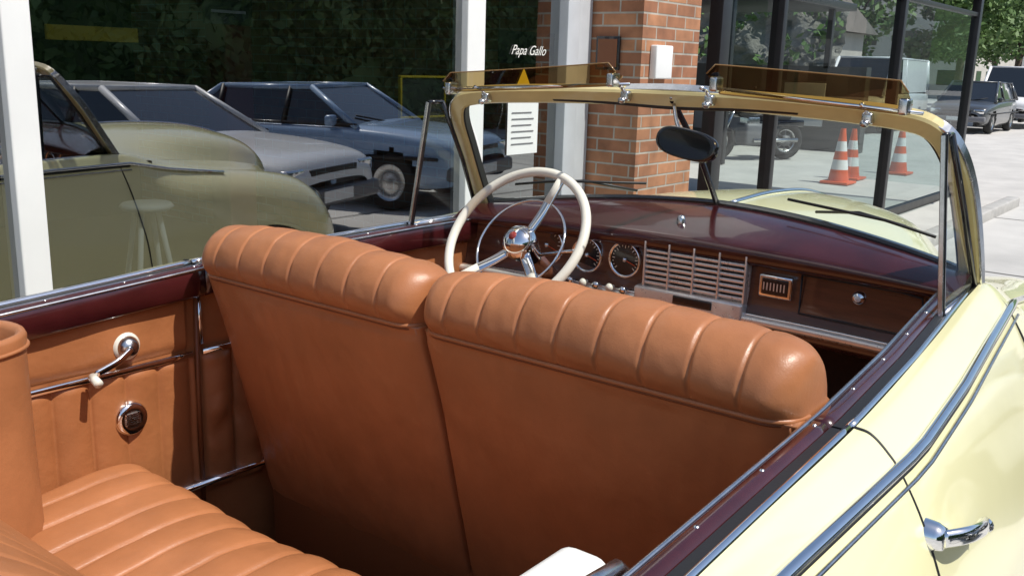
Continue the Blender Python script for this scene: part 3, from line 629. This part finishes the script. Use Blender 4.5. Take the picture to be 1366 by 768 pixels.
# ================================================================= glass shelter
sh=empty('glass_shelter')
def pb(lo,hi,m='blackframe'): return box('frame',lo,hi,M[m],sh,.004)
for x,w in((6.12,.14),(7.15,.07),(10.15,.09),(13.2,.12)): 
    pb((x,3.0,.12),(x+w,3.1,2.62)); 
for x in (6.12,8.5,10.8,13.2): pb((x,8.4,.0),(x+.08,8.5,2.62))
pb((6.0,2.96,2.62),(13.4,8.6,2.78)); pb((6.12,3.02,.12),(13.3,3.08,.22)); pb((6.12,3.02,2.35),(13.3,3.08,2.40))  # first slab is the roof, enlarged to cast shade behind the shelter
for a,b in((6.26,7.15),(7.22,10.15),(10.24,13.2)): mesh('shelter_pane',[(a,3.05,.22),(b,3.05,.22),(b,3.05,2.35),(a,3.05,2.35)],[(0,1,2,3)],M['shelterglass'],sh)
mesh('shelter_pane',[(13.26,3.1,.22),(13.26,4.4,.22),(13.26,4.4,2.35),(13.26,3.1,2.35)],[(0,1,2,3)],M['shelterglass'],sh)
gr=empty('garage_canopy')
box('back_wall',(20.2,6.6,0),(20.5,22,1.75),M['garage'],gr); box('roof',(15.4,7.2,2.9),(21,22,3.05),M['blackframe'],gr,.02)
for y in(7.4,12,17): box('post',(15.5,y,0),(15.62,y+.12,2.9),M['blackframe'],gr,.01); box('post',(20.2,y,1.7),(20.32,y+.12,2.9),M['blackframe'],gr,.01)
for k,(y,z0,w_,m_) in enumerate(((7.4,.5,.9,'greywhite'),(9.2,.3,1.2,'grey'),(11.2,.6,.7,'bluecloth'),(13.2,.4,1.3,'plaster'))): box('wall_panel',(20.14,y,z0),(20.19,y+w_,z0+.9),M[m_],gr,.01)
# ================================================================= cones, motorcycle
def cone(x,y,s=1.0):
    e=empty('traffic_cone',(x,y,0))
    def r(z): return .15-.115*(z/.78)
    zs=[.03,.20,.34,.46,.60,.78]
    for i in range(5):
        revolve('band',[(r(zs[i])*s,zs[i]*s),(r(zs[i+1])*s,zs[i+1]*s)],M['white'] if i in(1,3) else M['orange'],e,24)
    box('base',(-.2*s,-.2*s,0),(.2*s,.2*s,.035*s),M['orange'],e,.01)
cone(14.4,4.95,1.05); cone(15.2,5.05,1.0); cone(16.7,4.75,1.0)
mo=empty('motorcycle',(16.9,7.5,0),rad(150)); mo.scale=(1.1,1.25,1.05)
for x in(-.68,.70):
    torus('tyre',.27,.07,M['tyre'],mo,(x,0,.33),(0,1,0),32,10); torus('rim',.20,.02,M['chromew'],mo,(x,0,.33),(0,1,0),32,8); revolve('hub',[(.001,.06),(.09,.05),(.10,0),(.09,-.05),(.001,-.06)],M['grey'],mo,16,(0,1,0),(x,0,.33))
    for k in range(8):
        a=k*math.pi/4; tube('spoke',[(x,0,.33),(x+.22*math.cos(a),0,.33+.22*math.sin(a))],.01,M['grey'],mo,6)
box('engine',(-.25,-.15,.26),(.25,.15,.64),M['grey'],mo,.05); box('cylinder_head',(-.05,-.12,.55),(.2,.12,.76),M['chromew'],mo,.03); box('fuel_tank',(-.08,-.15,.74),(.40,.15,.96),M['blackgl'],mo,.08,5); box('seat',(-.68,-.14,.70),(-.06,.14,.84),M['black'],mo,.05); box('side_cover',(-.45,-.13,.42),(-.2,.13,.70),M['blackgl'],mo,.04); box('top_case',(-1.0,-.2,.84),(-.62,.2,1.15),M['blackgl'],mo,.05)
for s in(-1,1):
    tube('fork',[(.70,s*.09,.33),(.42,s*.09,1.0)],.025,M['chromew'],mo); tube('exhaust',[(.1,s*.16,.35),(-.75,s*.2,.36)],.04,M['chromew'],mo); tube('handlebar',[(.42,0,1.0),(.38,s*.2,1.08),(.25,s*.36,1.06)],.016,M['black'],mo); tube('mirror_stem',[(.33,s*.28,1.06),(.33,s*.34,1.22)],.008,M['black'],mo); revolve('mirror',[(.001,.01),(.05,0),(.001,-.01)],M['black'],mo,14,(1,0,0),(.33,s*.36,1.25))
tube('frame_tube',[(.42,0,.95),(0,0,.70),(-.68,0,.35)],.03,M['black'],mo); revolve('headlight',[(.001,.07),(.07,.06),(.09,0),(.05,-.07)],M['chrome'],mo,20,(1,0,0),(.52,0,.88)); box('rear_fender',(-1.0,-.08,.58),(-.45,.08,.70),M['blackgl'],mo,.03); box('front_fender',(.5,-.07,.66),(.92,.07,.71),M['blackgl'],mo,.02)
# ================================================================= vegetation / backdrop
def leaves(name,pts,size,m,parent=None):
    vs=[];fs=[]
    for p in pts:
        s=size*random.uniform(.6,1.3); a=Vector((random.gauss(0,1),random.gauss(0,1),random.gauss(0,1))).normalized(); b=a.cross(Vector((random.gauss(0,1),random.gauss(0,1),random.gauss(0,1)))).normalized()
        p=Vector(p); i=len(vs); vs+= [p-a*s,p+b*s*.5,p+a*s,p-b*s*.5]; fs.append((i,i+1,i+2,i+3))
    return mesh(name,vs,fs,m,parent)
pts=[]
for k in range(22000):
    x=random.uniform(-6,30); z=random.uniform(.1,4.6)
    pts.append((x,-8.2+.35*math.sin(x*1.7)+.25*math.sin(z*3+x)+abs(random.gauss(0,.18))*-1,z+.2*math.sin(x*2.3)))
hd=empty('hedge'); leaves('leaves',pts,.13,M['leafd'],hd); box('inner_mass',(-8,-9.4,0),(34,-8.75,4.2),M['leafd'],hd,.2)
def tree(name,x,y,h,r,m='leaf',n=5000,ls=.16):
    e=empty(name,(x,y,0)); tube('trunk',[(0,0,0),(.05,.03,h*.3),(0,0,h*.55)],.16,M['bark'],e,10)
    pts=[]
    for c in range(26):
        a=random.uniform(0,6.28); rr=r*random.uniform(.1,.8); zc=h*random.uniform(.42,.92); cx,cy=rr*math.cos(a),rr*math.sin(a)
        if c%3==0: tube('limb',[(0,0,h*.35),(cx*.6,cy*.6,zc*.85),(cx,cy,zc)],.05,M['bark'],e,6)
        cr=r*random.uniform(.22,.42)
        for k in range(n//26):
            v=Vector((random.gauss(0,1),random.gauss(0,1),random.gauss(0,1))).normalized()*cr*random.uniform(.6,1.05); pts.append((cx+v.x,cy+v.y,zc+v.z*.7))
    leaves('leaves',pts,ls,M[m],e)
tree('street_tree',44,10.5,6.2,2.6); tree('street_tree',52,9.8,6.8,3.0); tree('street_tree',60,12.5,7.0,3.4,'leafd'); tree('street_tree',38,13.5,5.5,2.5); tree('street_tree',30,14,5.4,2.8,'leafd'); tree('street_tree',27,17,6,3.2,'leafd'); tree('street_tree',30,22,7,4,'leafd',6000,.2); tree('street_tree',33,19,7,4,'leafd',6000,.2); tree('street_tree',42,17,8,4.2,'leafd',6000,.22)
rows=[]
for i in range(181):
    y=9+i*.14; row=[]
    for j in range(34):
        z=j*.1; q=Vector((y*.9,z*1.3,0)); nn=noise.noise(q)*.55+abs(noise.noise(q*2.7))*.4+noise.noise(q*7)*.12
        row.append((24.5+.35*z+nn-(y-9)*.1,y,z+.15*noise.noise(Vector((y*1.5,z,4)))))
    rows.append(row)
rk=empty('rock_retaining_wall'); grid('rock',rows,M['stone'],rk,smooth=True)
pts=[]
for k in range(5000):
    y=random.uniform(9,34); z=random.uniform(.2,3.5)
    if noise.noise(Vector((y*.7,z*1.1,9)))>.08 or z>3.1: pts.append((24.4+.35*z-(y-9)*.1+random.uniform(-.4,.2),y,z))
leaves('creeper_leaves',pts,.13,M['leafd'],rk)
hs=empty('house')
box('walls',(29,12,0),(36,22,3.0),M['plaster'],hs); mesh('gable_roof',[(28.6,11.6,3.0),(36.4,11.6,3.0),(36.4,22.4,3.0),(28.6,22.4,3.0),(32.5,11.6,4.2),(32.5,22.4,4.2)],[(0,1,4),(3,5,2),(0,4,5,3),(1,2,5,4)],M['roof'],hs)
for y in(13.5,16,18.5): box('window',(28.97,y,1.2),(29.02,y+1.0,2.3),M['carglass'],hs)
def block(name,x,y,w,d,h,m,fl):
    e=empty(name,(x,y,0)); box('walls',(0,0,0),(w,d,h),m,e); box('parapet',(-.15,-.15,h),(w+.15,d+.15,h+.3),M['white'],e)
    fh=h/fl
    for f in range(fl):
        for k in range(int(d/3)): box('window',(-.03,1+k*3,f*fh+1),(.04,2.4+k*3,f*fh+fh-.7),M['carglass'],e); 
        for k in range(int(w/3)): box('window',(1+k*3,-.03,f*fh+1),(2.4+k*3,.04,f*fh+fh-.7),M['carglass'],e)
block('apartment_building',75,17,16,14,11,M['plaster'],4); block('apartment_building',95,14,18,16,14,M['white'],5); block('office_building',70,-34,20,16,9,M['plaster'],3); block('office_building',66,34,20,22,10,M['plaster'],3)
rows=[]
for i in range(31):
    x=120+i*9; rows.append([(x,y,max(0,26*math.exp(-((x-230)/70)**2)*(1-.25*math.sin(y*.03+x*.02)))-1) for y in range(-200,260,15)])
grid('hill',rows,M['leafd'])
# ================================================================= light, sky, camera
w=bpy.data.worlds.new("World"); SC.world=w; w.use_nodes=True; nt=w.node_tree; bg=nt.nodes['Background']
sky=nt.nodes.new('ShaderNodeTexSky'); sky.sky_type='NISHITA'; sky.sun_disc=False
ts_=Vector((.06,-.55,.82)).normalized()
sky.sun_elevation=math.asin(ts_.z); sky.sun_rotation=math.atan2(ts_.x,ts_.y); nt.links.new(sky.outputs[0],bg.inputs[0]); bg.inputs[1].default_value=.14
L=bpy.data.lights.new('sun','SUN'); L.energy=5; L.angle=rad(.5); L.color=(1,.96,.89); lo=bpy.data.objects.new('sun',L); link(lo); lo.rotation_euler=(-ts_).to_track_quat('-Z','Y').to_euler(); lo.location=(0,-10,20)
f=1268;yaw=rad(37.7);p=rad(13.27);roll=rad(1.7)
h=Vector((math.cos(yaw),math.sin(yaw),0));r=Vector((math.sin(yaw),-math.cos(yaw),0))
Fv=h*math.cos(p)+Vector((0,0,-math.sin(p)));U=h*math.sin(p)+Vector((0,0,math.cos(p)))
R2=r*math.cos(roll)+U*math.sin(roll);U2=U*math.cos(roll)-r*math.sin(roll)
cd=bpy.data.cameras.new('camera'); cam=bpy.data.objects.new('camera',cd); link(cam)
mt=Matrix((R2,U2,-Fv)).transposed().to_4x4(); mt.translation=(0,0,1.62); cam.matrix_world=mt
cd.sensor_width=36; cd.lens=f/1366*36; cd.clip_start=.02; cd.clip_end=2000
SC.camera=cam
SC.view_settings.view_transform='Standard'; SC.view_settings.look='None'; SC.view_settings.exposure=0
